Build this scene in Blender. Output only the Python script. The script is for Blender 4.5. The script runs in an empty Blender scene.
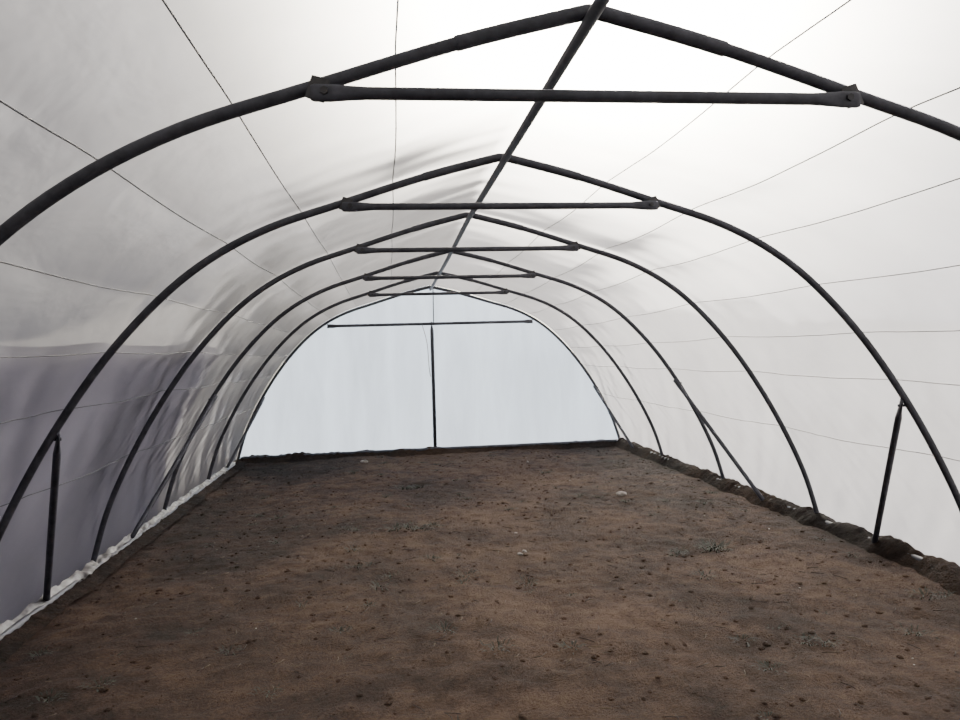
import bpy, bmesh, math, random
from mathutils import Vector, Matrix, noise
random.seed(7)
C = bpy.context.scene.collection

# ---------------- helpers ----------------
def new_obj(name, verts, faces, mat=None, smooth=True, parent=None):
    me = bpy.data.meshes.new(name)
    me.from_pydata([tuple(v) for v in verts], [], faces)
    me.update()
    if smooth:
        me.polygons.foreach_set('use_smooth', [True]*len(me.polygons))
    if mat: me.materials.append(mat)
    o = bpy.data.objects.new(name, me)
    C.objects.link(o)
    if parent: o.parent = parent
    return o

def empty(name):
    e = bpy.data.objects.new(name, None); C.objects.link(e); e.empty_display_size = .2
    return e

class Geo:
    def __init__(s): s.v=[]; s.f=[]
    def add(s, v, f):
        b=len(s.v); s.v+= [Vector(p) for p in v]; s.f += [tuple(i+b for i in q) for q in f]
    def tube(s, pts, r, seg=12, sy=None):
        pts=[Vector(p) for p in pts]; n=len(pts)
        if not isinstance(r,(list,tuple)): r=[r]*n
        vs=[]; fs=[]
        up=None
        for i,p in enumerate(pts):
            t=(pts[min(i+1,n-1)]-pts[max(i-1,0)]).normalized()
            if up is None:
                up = Vector((0,0,1)) if abs(t.z)<.9 else Vector((0,1,0))
            a=(up-t*up.dot(t)).normalized(); b=t.cross(a); up=a
            for k in range(seg):
                an=2*math.pi*k/seg
                ra=r[i]; rb=r[i]
                if sy: ra,rb=sy[i]
                vs.append(p+a*math.cos(an)*ra+b*math.sin(an)*rb)
        for i in range(n-1):
            for k in range(seg):
                k2=(k+1)%seg
                fs.append((i*seg+k,i*seg+k2,(i+1)*seg+k2,(i+1)*seg+k))
        fs.append(tuple(reversed(range(seg)))); fs.append(tuple(range((n-1)*seg,n*seg)))
        s.add(vs,fs)
    def obj(s,name,mat,parent=None,smooth=True):
        return new_obj(name,s.v,s.f,mat,smooth,parent)

def auto(o,ang=40):
    me=o.data
    try:
        me.set_sharp_from_angle(angle=math.radians(ang))
    except Exception: pass

def mat(name):
    m=bpy.data.materials.new(name); m.use_nodes=True
    nt=m.node_tree; nt.nodes.clear()
    out=nt.nodes.new('ShaderNodeOutputMaterial')
    return m,nt,out
def N(nt,t,**kw):
    n=nt.nodes.new(t)
    for k,v in kw.items():
        if k in n.inputs: n.inputs[k].default_value=v
        else: setattr(n,k,v)
    return n
def ramp(nt,fac,stops):
    r=nt.nodes.new('ShaderNodeValToRGB')
    el=r.color_ramp.elements
    while len(el)<len(stops): el.new(.5)
    for e,(p,c) in zip(el,stops):
        e.position=p; e.color=(c[0],c[1],c[2],1)
    nt.links.new(fac,r.inputs[0]); return r
def objco(nt,scale=(1,1,1)):
    tc=nt.nodes.new('ShaderNodeTexCoord'); mp=nt.nodes.new('ShaderNodeMapping')
    mp.inputs['Scale'].default_value=scale
    nt.links.new(tc.outputs['Object'],mp.inputs[0]); return mp.outputs[0]

# ---------------- materials ----------------
def film_material(name, stretch, tint=(.775,.765,.81), rough=.15, trans=.30, see=.52, bump=.22, var=.85):
    m,nt,out=mat(name); L=nt.links.new
    co=objco(nt,stretch)
    n1=N(nt,'ShaderNodeTexNoise',Scale=1.1,Detail=7.0,Roughness=.62,Distortion=.3); L(co,n1.inputs['Vector'])
    c=ramp(nt,n1.outputs['Fac'],[(.3,[t*var for t in tint]),(.68,tint)])
    co2=objco(nt,(1,.6,1))
    n3=N(nt,'ShaderNodeTexNoise',Scale=3.5,Detail=4.0,Roughness=.5,Distortion=.3); L(co2,n3.inputs['Vector'])
    bp=N(nt,'ShaderNodeBump',Strength=bump,Distance=.08); L(n3.outputs['Fac'],bp.inputs['Height'])
    tr=N(nt,'ShaderNodeBsdfTranslucent'); L(c.outputs[0],tr.inputs['Color']); L(bp.outputs[0],tr.inputs['Normal'])
    di=N(nt,'ShaderNodeBsdfDiffuse'); L(c.outputs[0],di.inputs['Color'])
    rf=N(nt,'ShaderNodeBsdfRefraction',Roughness=rough,IOR=1.02); L(c.outputs[0],rf.inputs['Color'])
    m1=N(nt,'ShaderNodeMixShader'); m1.inputs[0].default_value=see/(trans+see)
    L(tr.outputs[0],m1.inputs[1]); L(rf.outputs[0],m1.inputs[2])
    m2=N(nt,'ShaderNodeMixShader'); m2.inputs[0].default_value=trans+see
    dd=N(nt,'ShaderNodeMixRGB'); dd.inputs[0].default_value=.6; dd.inputs[2].default_value=(0,0,0,1); L(c.outputs[0],dd.inputs[1]); L(dd.outputs[0],di.inputs['Color'])
    L(di.outputs[0],m2.inputs[1]); L(m1.outputs[0],m2.inputs[2])
    gl=N(nt,'ShaderNodeBsdfGlossy',Roughness=.28); L(bp.outputs[0],gl.inputs['Normal'])
    m3=N(nt,'ShaderNodeMixShader'); m3.inputs[0].default_value=.025
    L(m2.outputs[0],m3.inputs[1]); L(gl.outputs[0],m3.inputs[2])
    L(m3.outputs[0],out.inputs[0]); return m
M_film=film_material('polythene_film',(1,1,1))
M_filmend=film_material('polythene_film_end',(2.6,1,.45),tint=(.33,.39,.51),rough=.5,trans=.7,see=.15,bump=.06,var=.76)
M_shadesheet=film_material('shade_tint_film',(1,1,1),tint=(.46,.45,.55),rough=.3,trans=.4,see=.4,bump=.1)  # darker film tint for the added sheet that shades the lower left wall

def steel(name,c1,c2,rough=.5,metal=.35):
    m,nt,out=mat(name); L=nt.links.new
    co=objco(nt)
    n=N(nt,'ShaderNodeTexNoise',Scale=14.0,Detail=6.0,Roughness=.65); L(co,n.inputs['Vector'])
    c=ramp(nt,n.outputs['Fac'],[(.35,c1),(.68,c2)])
    b=N(nt,'ShaderNodeBsdfPrincipled',Roughness=rough,Metallic=metal)
    L(c.outputs[0],b.inputs['Base Color']); L(b.outputs[0],out.inputs[0]); return m
M_steel=steel('weathered_steel',(.028,.029,.037),(.062,.063,.076),rough=.6,metal=.2)
M_bolt=steel('bolt_steel',(.02,.02,.022),(.05,.048,.048))
M_wire=steel('dark_wire',(.025,.025,.03),(.05,.05,.055),metal=0)

def soil(name,dark=False):
    m,nt,out=mat(name); L=nt.links.new
    co=objco(nt)
    a=N(nt,'ShaderNodeTexNoise',Scale=.7,Detail=6.0,Roughness=.62,Distortion=.5); L(co,a.inputs['Vector'])
    b=N(nt,'ShaderNodeTexNoise',Scale=5.0,Detail=8.0,Roughness=.75); L(co,b.inputs['Vector'])
    d=N(nt,'ShaderNodeTexNoise',Scale=60.0,Detail=6.0,Roughness=.75); L(co,d.inputs['Vector'])
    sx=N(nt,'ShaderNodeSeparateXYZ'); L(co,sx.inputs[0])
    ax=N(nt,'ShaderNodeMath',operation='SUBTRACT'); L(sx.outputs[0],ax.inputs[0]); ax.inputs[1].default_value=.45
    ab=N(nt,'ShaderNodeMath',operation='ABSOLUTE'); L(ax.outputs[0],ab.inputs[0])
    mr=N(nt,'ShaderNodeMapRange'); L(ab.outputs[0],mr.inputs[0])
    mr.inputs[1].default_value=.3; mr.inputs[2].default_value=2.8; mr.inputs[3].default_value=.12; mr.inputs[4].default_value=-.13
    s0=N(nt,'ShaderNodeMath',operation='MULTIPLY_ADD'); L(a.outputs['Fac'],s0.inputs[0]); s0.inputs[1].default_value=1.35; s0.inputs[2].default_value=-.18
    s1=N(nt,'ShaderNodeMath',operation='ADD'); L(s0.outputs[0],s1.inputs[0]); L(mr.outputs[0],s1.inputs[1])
    s2=N(nt,'ShaderNodeMath',operation='MULTIPLY_ADD'); L(b.outputs['Fac'],s2.inputs[0]); s2.inputs[1].default_value=.95; s2.inputs[2].default_value=-.475
    s3=N(nt,'ShaderNodeMath',operation='ADD'); L(s1.outputs[0],s3.inputs[0]); L(s2.outputs[0],s3.inputs[1])
    s4=N(nt,'ShaderNodeMath',operation='MULTIPLY_ADD'); L(d.outputs['Fac'],s4.inputs[0]); s4.inputs[1].default_value=.8; s4.inputs[2].default_value=-.4
    s5=N(nt,'ShaderNodeMath',operation='ADD'); L(s3.outputs[0],s5.inputs[0]); L(s4.outputs[0],s5.inputs[1])
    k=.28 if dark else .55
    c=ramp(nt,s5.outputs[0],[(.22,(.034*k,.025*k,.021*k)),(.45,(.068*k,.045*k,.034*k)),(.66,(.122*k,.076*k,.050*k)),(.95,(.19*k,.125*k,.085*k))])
    bp=N(nt,'ShaderNodeBump',Strength=1.0,Distance=.03)
    hs=N(nt,'ShaderNodeMath',operation='ADD'); L(d.outputs['Fac'],hs.inputs[0]); L(b.outputs['Fac'],hs.inputs[1])
    L(hs.outputs[0],bp.inputs['Height'])
    p=N(nt,'ShaderNodeBsdfPrincipled',Roughness=.95); p.inputs['Specular IOR Level'].default_value=.08
    L(c.outputs[0],p.inputs['Base Color']); L(bp.outputs[0],p.inputs['Normal']); L(p.outputs[0],out.inputs[0]); return m
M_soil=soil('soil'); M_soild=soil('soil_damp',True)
def simple(name,c1,c2,sc=8,rough=.9):
    m,nt,out=mat(name); L=nt.links.new
    n=N(nt,'ShaderNodeTexNoise',Scale=float(sc),Detail=4.0); L(objco(nt),n.inputs['Vector'])
    c=ramp(nt,n.outputs['Fac'],[(.35,c1),(.65,c2)])
    p=N(nt,'ShaderNodeBsdfPrincipled',Roughness=rough); L(c.outputs[0],p.inputs['Base Color']); L(p.outputs[0],out.inputs[0]); return m
M_stone=simple('pale_stone',(.16,.145,.125),(.34,.31,.28),30)
M_straw=simple('dry_straw',(.06,.045,.03),(.13,.095,.06),6)
M_twig=simple('dark_twig',(.015,.011,.009),(.035,.026,.02),6)
M_weed=simple('weed_leaf',(.009,.012,.006),(.018,.022,.011),9)
M_out=simple('rough_ground',(.035,.034,.038),(.055,.053,.058),.6)
M_skirt=simple('muddy_plastic',(.04,.036,.034),(.15,.145,.14),14,.5)

# ---------------- tunnel profile ----------------
HALF=[(0,2.508),(.07,2.496),(.42,2.405),(.85,2.268),(1.22,2.145),(1.52,1.99),(1.78,1.785),(2.06,1.48),(2.32,1.11),(2.54,.72),(2.70,.36),(2.82,-.05)]
def catmull(P,n):
    out=[]
    for i in range(len(P)-1):
        p0=P[max(i-1,0)];p1=P[i];p2=P[i+1];p3=P[min(i+2,len(P)-1)]
        for k in range(n):
            t=k/n
            out.append(tuple(.5*((2*p1[j])+(-p0[j]+p2[j])*t+(2*p0[j]-5*p1[j]+4*p2[j]-p3[j])*t*t+(-p0[j]+3*p1[j]-3*p2[j]+p3[j])*t**3) for j in (0,1)))
    out.append(P[-1]); return out
PR=catmull([(-x,z) for x,z in reversed(HALF[1:])]+HALF,5)
def zs(y):
    pts=[(-9,1),(5.71,1),(7.44,.98),(9.2,.965),(11,.955),(20,.955)]
    for (a,b),(c,d) in zip(pts,pts[1:]):
        if y<=c: return b+(d-b)*max(0,(y-a))/(c-a)
    return .955
def zat(w):
    w=abs(w)
    q=[p for p in PR if p[0]>=0]
    for a,b in zip(q,q[1:]):
        if a[0]<=w<=b[0]: return a[1]+(b[1]-a[1])*(w-a[0])/(b[0]-a[0]+1e-9)
    return 0
HY=[-4.7,-2.94,-1.21,.52,2.24,3.98,5.71,7.44,9.2,11.0]
Y0,Y1=HY[0],HY[-1]
R=.0198
# ---- arches ----
for y in HY:
    s=zs(y); dx=.016 if abs(y-2.24)<.01 else 0
    arch=empty('steel_arch')
    g=Geo(); pts=[(x+dx,y,z*s) for x,z in PR]
    g.tube(pts,R,14)
    o=g.obj('hoop_tube',M_steel,arch)
    g=Geo()
    top=[(x+dx,y,z*s) for x,z in PR if abs(x)<=.45]
    g.tube(top,.0228,14)
    o=g.obj('apex_sleeve',M_steel,arch); auto(o)
    if y!=Y1 and y!=Y0:
        g=Geo(); w=.848; z=zat(.85)*s-.022
        xs=[-w,-w+.012,-w+.06,-w+.11,-w+.16,0,w-.16,w-.11,w-.06,w-.012,w]
        sy=[(.022,.007),(.026,.008),(.026,.009),(.022,.014),(.0185,.0185),(.0185,.0185),(.0185,.0185),(.022,.014),(.026,.009),(.026,.008),(.022,.007)]
        yb=y-.03
        g.tube([(x+dx,yb,z-.002) for x in xs],.02,14,sy)
        o=g.obj('tie_bar',M_steel,arch)
        g=Geo()
        for sx in (-1,1):
            g.tube([(dx+sx*(w-.04),yb-.014,z+.002),(dx+sx*(w-.04),yb+.06,z+.002)],.008,6)
            g.tube([(dx+sx*(w-.04),yb-.016,z+.002),(dx+sx*(w-.04),yb-.008,z+.002)],.012,6)
            g.tube([(dx+sx*(w-.01),yb+.006,z-.02),(dx+sx*(w-.03),yb+.012,z+.045)],.02,10,[(.006,.03),(.006,.028)])
        o=g.obj('bolts',M_bolt,arch,False)
# ---- ridge pole ----
g=Geo(); g.tube([(0,y,2.508*zs(y)-.034) for y in [-4.75]+HY[1:-1]+[11.03]],.0195,14)
rp=g.obj('ridge_pole',M_steel)
# ---- diagonal braces ----
def brace(y,w,yb):
    for sx in (-1,1):
        g=Geo(); z=zat(w)*zs(y)
        xb=2.74 if sx>0 else 2.79
        a=Vector((sx*(w-.035),y,z+.02)); b=Vector((sx*xb,yb,-.02))
        d=(b-a); L=d.length
        pts=[a,a+d*(.03/L),a+d*(.1/L),a+d*(.16/L),a+d*.9,b]
        g.tube(pts,.02,12,[(.026,.007),(.026,.008),(.025,.012),(.0195,.0195),(.0195,.0195),(.0195,.0195)])
        g.tube([a+d*(.05/L)+Vector((-sx*.015,0,0)),a+d*(.05/L)+Vector((sx*.05,0,0))],.009,6)
        g.obj('diagonal_brace',M_steel)
brace(3.98,2.32,4.93); brace(7.44,2.32,6.42); brace(11.0,2.45,10.1); brace(.52,2.32,-.5)
# ---- base rails ----
br=empty('base_rail')
for sx in (-1,1):
    zz=.03 if sx>0 else -.01
    g=Geo(); g.tube([(sx*2.765,y*.5,zz+.012*noise.noise(Vector((sx,y*.4,0)))) for y in range(-9,22)],.022,10)
    g.obj('rail_side',M_steel,br)
g=Geo(); g.tube([(-2.74,10.86,.02),(0,10.86,.035),(2.74,10.86,.04)],.026,10); g.obj('rail_end',M_steel,br)

# ---- end frame ----
ef=empty('end_wall_frame')
g=Geo(); zb=zat(1.5)*zs(11)-.055
g.tube([(-1.50,10.96,zb),(-1.42,10.96,zb),(-1.36,10.96,zb),(1.36,10.96,zb),(1.42,10.96,zb),(1.5,10.96,zb)],.02,12,[(.028,.008),(.028,.01),(.021,.021),(.021,.021),(.028,.01),(.028,.008)])
g.obj('cross_beam',M_steel,ef)
g=Geo(); g.tube([(0,10.95,-.02),(0,10.95,zb-.1),(0,10.95,zb-.02),(0,10.95,zb+.03)],.025,12,[(.026,.026),(.026,.026),(.03,.01),(.03,.01)]); g.obj('centre_post',M_steel,ef)
g=Geo(); g.tube([(.03,10.96,zb),(.035,10.96,2.38)],.008,6); g.obj('hanger_wire',M_wire,ef)
g=Geo(); g.tube([(-.14+.12*t+.02*math.sin(t*5),10.9,zb-.02-.75*t) for t in [i/12 for i in range(13)]],.005,6); g.obj('loose_cord',M_straw,ef)

# ---------------- film cover ----------------
def resample(n):
    P=[Vector((x,z)) for x,z in PR]
    ds=[0]
    for a,b in zip(P,P[1:]): ds.append(ds[-1]+(b-a).length)
    out=[]
    for i in range(n+1):
        t=ds[-1]*i/n
        for k in range(len(P)-1):
            if ds[k]<=t<=ds[k+1]+1e-6:
                u=(t-ds[k])/(ds[k+1]-ds[k]); p=P[k].lerp(P[k+1],u); d=(P[k+1]-P[k]).normalized(); break
        out.append((p,Vector((-d.y,d.x))))
    return out
WIRES=[.57,1.04,1.42,1.77,2.03,2.24,2.52]
def sag(y,z):
    for a,b in zip(HY,HY[1:]):
        if a<=y<=b:
            t=(y-a)/(b-a); return math.sin(math.pi*t)**1.3*.024*min(1,max(0,(z-.1)/.8))
    return 0
NU=260; prof=resample(NU)
nrm=[]
for i in range(NU+1):
    v=Vector((0,0))
    for k in range(max(0,i-8),min(NU,i+8)+1): v+=prof[k][1]
    nrm.append(v.normalized())
WI=sorted([min(range(NU+1),key=lambda k:abs(prof[k][0].x-sx*w)) for w in WIRES for sx in (-1,1)])
WB=[0]+WI+[NU]
def belly(i):
    for a,b in zip(WB,WB[1:]):
        if a<=i<=b: return math.sin(math.pi*(i-a)/(b-a))
    return 0
def filmpt(i,y,off=.032):
    p=prof[i][0]; n=nrm[i]; s=zs(y)
    sg=sag(y,p.y); o=off-sg+belly(i)*sg*.7
    o+=.008*noise.noise(Vector((p.x*1.3,y*1.1,p.y*1.3)))
    k=max(0,min(1,(1.9-p.y)/1.0))
    # soft tension wrinkles on the side walls, fanning from the arches
    o+=k*.008*noise.noise(Vector((y*5+p.y*4.5,p.y*1.0,p.x)))+.003*noise.noise(Vector((p.x*2.2+y*2,y*4,p.y*2)))
    k2=max(0,min(1,(1.4-p.y)/.6))
    o+=k2*.004*noise.noise(Vector((y*14-p.y*9,p.y*1.5,p.x)))
    return Vector((p.x+n.x*o,y,(p.y+n.y*o)*s))
NV=int((Y1-Y0+.06)/.03); vs=[];fs=[]
for j in range(NV+1):
    y=Y0-.03+(Y1-Y0+.06)*j/NV
    for i in range(NU+1): vs.append(filmpt(i,y))
for j in range(NV):
    for i in range(NU):
        a=j*(NU+1)+i; fs.append((a,a+1,a+NU+2,a+NU+1))
cover=new_obj('plastic_sheet_cover',vs,fs,M_film)
g=Geo()
for i in WI:
    g.tube([filmpt(i,Y0+(Y1-Y0)*j/150)-Vector((nrm[i].x,0,nrm[i].y))*.005 for j in range(151)],.0026,5)
g.obj('support_wires',M_wire,cover)
# added outer sheet; dark tint shades left side wall up to the hip wire
iw=min(range(NU//2),key=lambda k:abs(prof[k][0].y-1.53))
vs=[];fs=[];nj=330
for j in range(nj+1):
    y=-4.7+12.2*j/nj
    for i in range(iw+1):
        yy=y-(.9*(j/nj)**3)*(i/iw)+.25*noise.noise(Vector((i*.06,3,1)))*(j/nj)**3
        q=filmpt(i,yy,.032); vs.append(q+Vector((nrm[i].x,0,nrm[i].y))*(.02+.012*noise.noise(Vector((yy*2,i*.05,8)))))
for j in range(nj):
    for i in range(iw):
        a=j*(iw+1)+i; fs.append((a,a+1,a+iw+2,a+iw+1))
new_obj('added_shade_sheet',vs,fs,M_shadesheet,True,cover)

def endwall(name,y,sgn,m):
    s=zs(y); vs=[];fs=[]; nx=120; nz=50
    for i in range(nx+1):
        w=-2.83+5.66*i/nx; zt=(zat(min(abs(w),2.819))+.03)*s
        zt=max(zt,.0)
        for k in range(nz+1):
            z=-.06+(zt+.06)*k/nz
            vs.append((w,y+sgn*(.035)+.018*noise.noise(Vector((w*1.6,z*.5,y)))+.003*noise.noise(Vector((w*5,z,y))),z))
    for i in range(nx):
        for k in range(nz):
            a=i*(nz+1)+k; fs.append((a,a+1,a+nz+2,a+nz+1))
    return new_obj(name,vs,fs,m)
endwall('wall_far',11.0,1,M_filmend); endwall('wall_near',-4.7,-1,M_filmend)

# ---------------- ground ----------------
def gz(x,y):
    z=.03*noise.noise(Vector((x*.7,y*.7,1)))+.020*noise.noise(Vector((x*3,y*3,5)))+.012*noise.noise(Vector((x*10,y*10,9)))
    return z-.016-.035*max(0,min(1,(-x-1.2)/1.4))
vs=[];fs=[]; nx=220; ny=560
for j in range(ny+1):
    for i in range(nx+1):
        x=-2.95+5.9*i/nx; y=-4.85+16.0*j/ny; vs.append((x,y,gz(x,y)+.005*noise.noise(Vector((x*26,y*26,2)))))
for j in range(ny):
    for i in range(nx):
        a=j*(nx+1)+i; fs.append((a,a+1,a+nx+2,a+nx+1))
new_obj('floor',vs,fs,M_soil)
new_obj('ground',[(-150,-150,-.14),(150,-150,-.14),(150,150,-.14),(-150,150,-.14)],[(0,1,2,3)],M_out)

def berm(path,width,height,seed):
    vs=[];fs=[];m=14
    for j,(p,nn) in enumerate(path):
        hh=height*(.7+.6*abs(noise.noise(Vector((j*.04,seed,0))))+.25*abs(noise.noise(Vector((j*.2,seed,3)))))
        ww=width*(.95+.3*noise.noise(Vector((j*.05,seed,7))))
        for k in range(m+1):
            t=k/m; q=p+nn*(ww*t)
            z=hh*math.sin(math.pi*(.4+.6*t))**1.2+.008*noise.noise(Vector((q.x*26,q.y*26,seed)))+.010*noise.noise(Vector((q.x*7,q.y*7,seed)))-.03
            vs.append((q.x,q.y,z))
    for j in range(len(path)-1):
        for k in range(m):
            a=j*(m+1)+k; fs.append((a,a+1,a+m+2,a+m+1))
    return vs,fs
sb=empty('soil_bank')
for nm,path,w,h,sd in [('bank_right',[(Vector((2.83,-4.5+.02*j,0)),Vector((-1,0,0))) for j in range(770)],.20,.12,1),
    ('bank_left',[(Vector((-2.82,-4.5+.02*j,0)),Vector((1,0,0))) for j in range(770)],.2,.035,2),
    ('bank_end',[(Vector((-2.75+.02*j,10.95,0)),Vector((0,-1,0))) for j in range(276)],.26,.095,3)]:
    v,f=berm(path,w,h,sd); new_obj(nm,v,f,M_soild,True,sb)
# crumpled film skirt on left
vs=[];fs=[];m=10
for j in range(760):
    y=-4.6+.02*j
    for k in range(m+1):
        t=k/m
        x=-2.80+.075*t*(.7+1.0*noise.noise(Vector((y*2.3,3,0))))
        z=.03*(1-t)+.025*noise.noise(Vector((x*22,y*13,2)))+.004
        vs.append((x,y,max(z,-.05)))
for j in range(759):
    for k in range(m):
        a=j*(m+1)+k; fs.append((a,a+1,a+m+2,a+m+1))
new_obj('film_skirt',vs,fs,M_skirt,True,cover)

# ---------------- debris ----------------
def blob(g,c,r,fl=.6,sub=1):
    bm=bmesh.new(); bmesh.ops.create_icosphere(bm,subdivisions=sub,radius=1)
    sd=Vector((random.random()*50,random.random()*50,random.random()*50)); sx=random.uniform(.7,1.3)
    v=[]
    for q in bm.verts:
        k=1+.45*noise.noise(q.co*1.3+sd)
        v.append(Vector((c[0]+q.co.x*r*k*sx,c[1]+q.co.y*r*k,c[2]+q.co.z*r*fl*k)))
    f=[tuple(x.index for x in fc.verts) for fc in bm.faces]; bm.free(); g.add(v,f)
g=Geo()
for _ in range(5500):
    x=random.uniform(-2.65,2.65); y=random.uniform(1.8,10.8); r=.003+.016*random.random()**4
    blob(g,(x,y,gz(x,y)+r*.1),r)
g.obj('soil_clods',M_soil,smooth=False)
g=Geo()
for x,y,r in [(1.62,7.2,.045),(.32,5.45,.02),(-1.0,10.2,.04),(.27,5.35,.016),(.35,6.0,.012),(1.1,9.5,.02)]:
    blob(g,(x,y,gz(x,y)+r*.3),r,.55,2)
for _ in range(45):
    x=random.uniform(-2.5,2.5); y=random.uniform(2,10.7); r=.003+.006*random.random()**2
    blob(g,(x,y,gz(x,y)+r*.25),r)
g.obj('stones',M_stone,smooth=False)
def sticks(n,mt,nm,lmax,rr):
    g=Geo()
    for _ in range(n):
        x=random.uniform(-2.5,2.5); y=random.uniform(2,10.7); a=random.uniform(0,math.pi); l=random.uniform(.02,lmax)
        p=[]
        for t in (-.5,0,.5):
            xx=x+math.cos(a)*l*t+(.1*l if t==0 else 0); yy=y+math.sin(a)*l*t
            p.append((xx,yy,gz(xx,yy)+.003+random.random()*.004))
        g.tube(p,rr,4)
    g.obj(nm,mt)
sticks(450,M_straw,'straw_litter',.08,.0013); sticks(380,M_twig,'twig_litter',.10,.0018)
g=Geo()
tufts=[(1.72,5.25,1.5),(1.66,5.2,1.4),(1.7,5.22,1.2),(-.62,6.3,1.5),(-.5,6.35,1.2),(-.4,6.25,1.2),(-.3,6.4,1),(1.2,8.8,1.2),(-1.9,7.3,1),(2.2,6.6,1.2),(.1,7.5,.9),(-1.1,9.3,1.2),(-.5,8.2,1.4),(-.35,8.2,1.2),(1.0,4.2,.5),(-1.2,4.6,.6)]
for _ in range(120): tufts.append((random.uniform(-2.5,2.6),random.uniform(2.8,10.6),random.uniform(.3,1.0)))
for x,y,s in tufts:
    for _ in range(int(38*s)):
        a=random.uniform(0,2*math.pi); l=random.uniform(.02,.07)*s; rr=random.uniform(0,.08)*s
        bx,by=x+math.cos(a)*rr,y+math.sin(a)*rr; b=Vector((bx,by,gz(bx,by)-.004)); d=Vector((math.cos(a),math.sin(a),0)); s2=Vector((-d.y,d.x,0))*.003
        m1=b+d*l*.4+Vector((0,0,l*.4)); t=b+d*l+Vector((0,0,l*.35))
        g.add([b-s2*.6,b+s2*.6,m1+s2,m1-s2,t],[(0,1,2,3),(3,2,4)])
g.obj('weeds',M_weed)

# ---------------- world and sun ----------------
w=bpy.data.worlds.new('sky'); bpy.context.scene.world=w; w.use_nodes=True
nt=w.node_tree; nt.nodes.clear(); L=nt.links.new
out=nt.nodes.new('ShaderNodeOutputWorld'); bg=nt.nodes.new('ShaderNodeBackground'); L(bg.outputs[0],out.inputs[0])
tc=nt.nodes.new('ShaderNodeTexCoord')
def lobe(azd,eld,power,amp,col):
    az,el=math.radians(azd),math.radians(eld)
    sd=(math.sin(az)*math.cos(el),math.cos(az)*math.cos(el),math.sin(el))
    dt=N(nt,'ShaderNodeVectorMath',operation='DOT_PRODUCT'); L(tc.outputs['Generated'],dt.inputs[0]); dt.inputs[1].default_value=sd
    mx=N(nt,'ShaderNodeMath',operation='MAXIMUM'); L(dt.outputs['Value'],mx.inputs[0]); mx.inputs[1].default_value=0
    pw=N(nt,'ShaderNodeMath',operation='POWER'); L(mx.outputs[0],pw.inputs[0]); pw.inputs[1].default_value=power
    pm=N(nt,'ShaderNodeMath',operation='MULTIPLY'); L(pw.outputs[0],pm.inputs[0]); pm.inputs[1].default_value=amp
    v=N(nt,'ShaderNodeVectorMath',operation='SCALE'); v.inputs[0].default_value=col; L(pm.outputs[0],v.inputs['Scale'])
    return v.outputs[0]
nz=N(nt,'ShaderNodeTexNoise',Scale=2.2,Detail=5.0); L(tc.outputs['Generated'],nz.inputs['Vector'])
base=ramp(nt,nz.outputs['Fac'],[(.35,(.20,.20,.225)),(.65,(.26,.26,.285))])
acc=base.outputs[0]
for lb in [lobe(17,25,34,105.0,(1,.93,.74)),lobe(34,36,8,5.0,(1,.98,.95))]:
    ad=N(nt,'ShaderNodeVectorMath',operation='ADD'); L(acc,ad.inputs[0]); L(lb,ad.inputs[1]); acc=ad.outputs[0]
L(acc,bg.inputs['Color']); bg.inputs['Strength'].default_value=1.0
sl=bpy.data.lights.new('sun','SUN'); sl.energy=5.5; sl.angle=math.radians(12); sl.color=(1,.97,1)
so=bpy.data.objects.new('sun',sl); C.objects.link(so)
az,el=math.radians(62),math.radians(34)
sv=Vector((math.sin(az)*math.cos(el),math.cos(az)*math.cos(el),math.sin(el)))
so.rotation_euler=sv.to_track_quat('Z','Y').to_euler(); so.location=sv*30

# ---------------- camera ----------------
cam=bpy.data.cameras.new('camera'); co=bpy.data.objects.new('camera',cam); C.objects.link(co)
cam.sensor_width=36; cam.lens=36*750/960; cam.clip_start=.05; cam.clip_end=500
yaw,pitch,roll=math.radians(6.9),math.radians(-1.0),math.radians(-1.6)
Rm=Matrix.Rotation(-yaw,4,'Z')@Matrix.Rotation(math.radians(90)+pitch,4,'X')@Matrix.Rotation(roll,4,'Z')
co.matrix_world=Matrix.Translation((-.63,0,1.5))@Rm
bpy.context.scene.camera=co
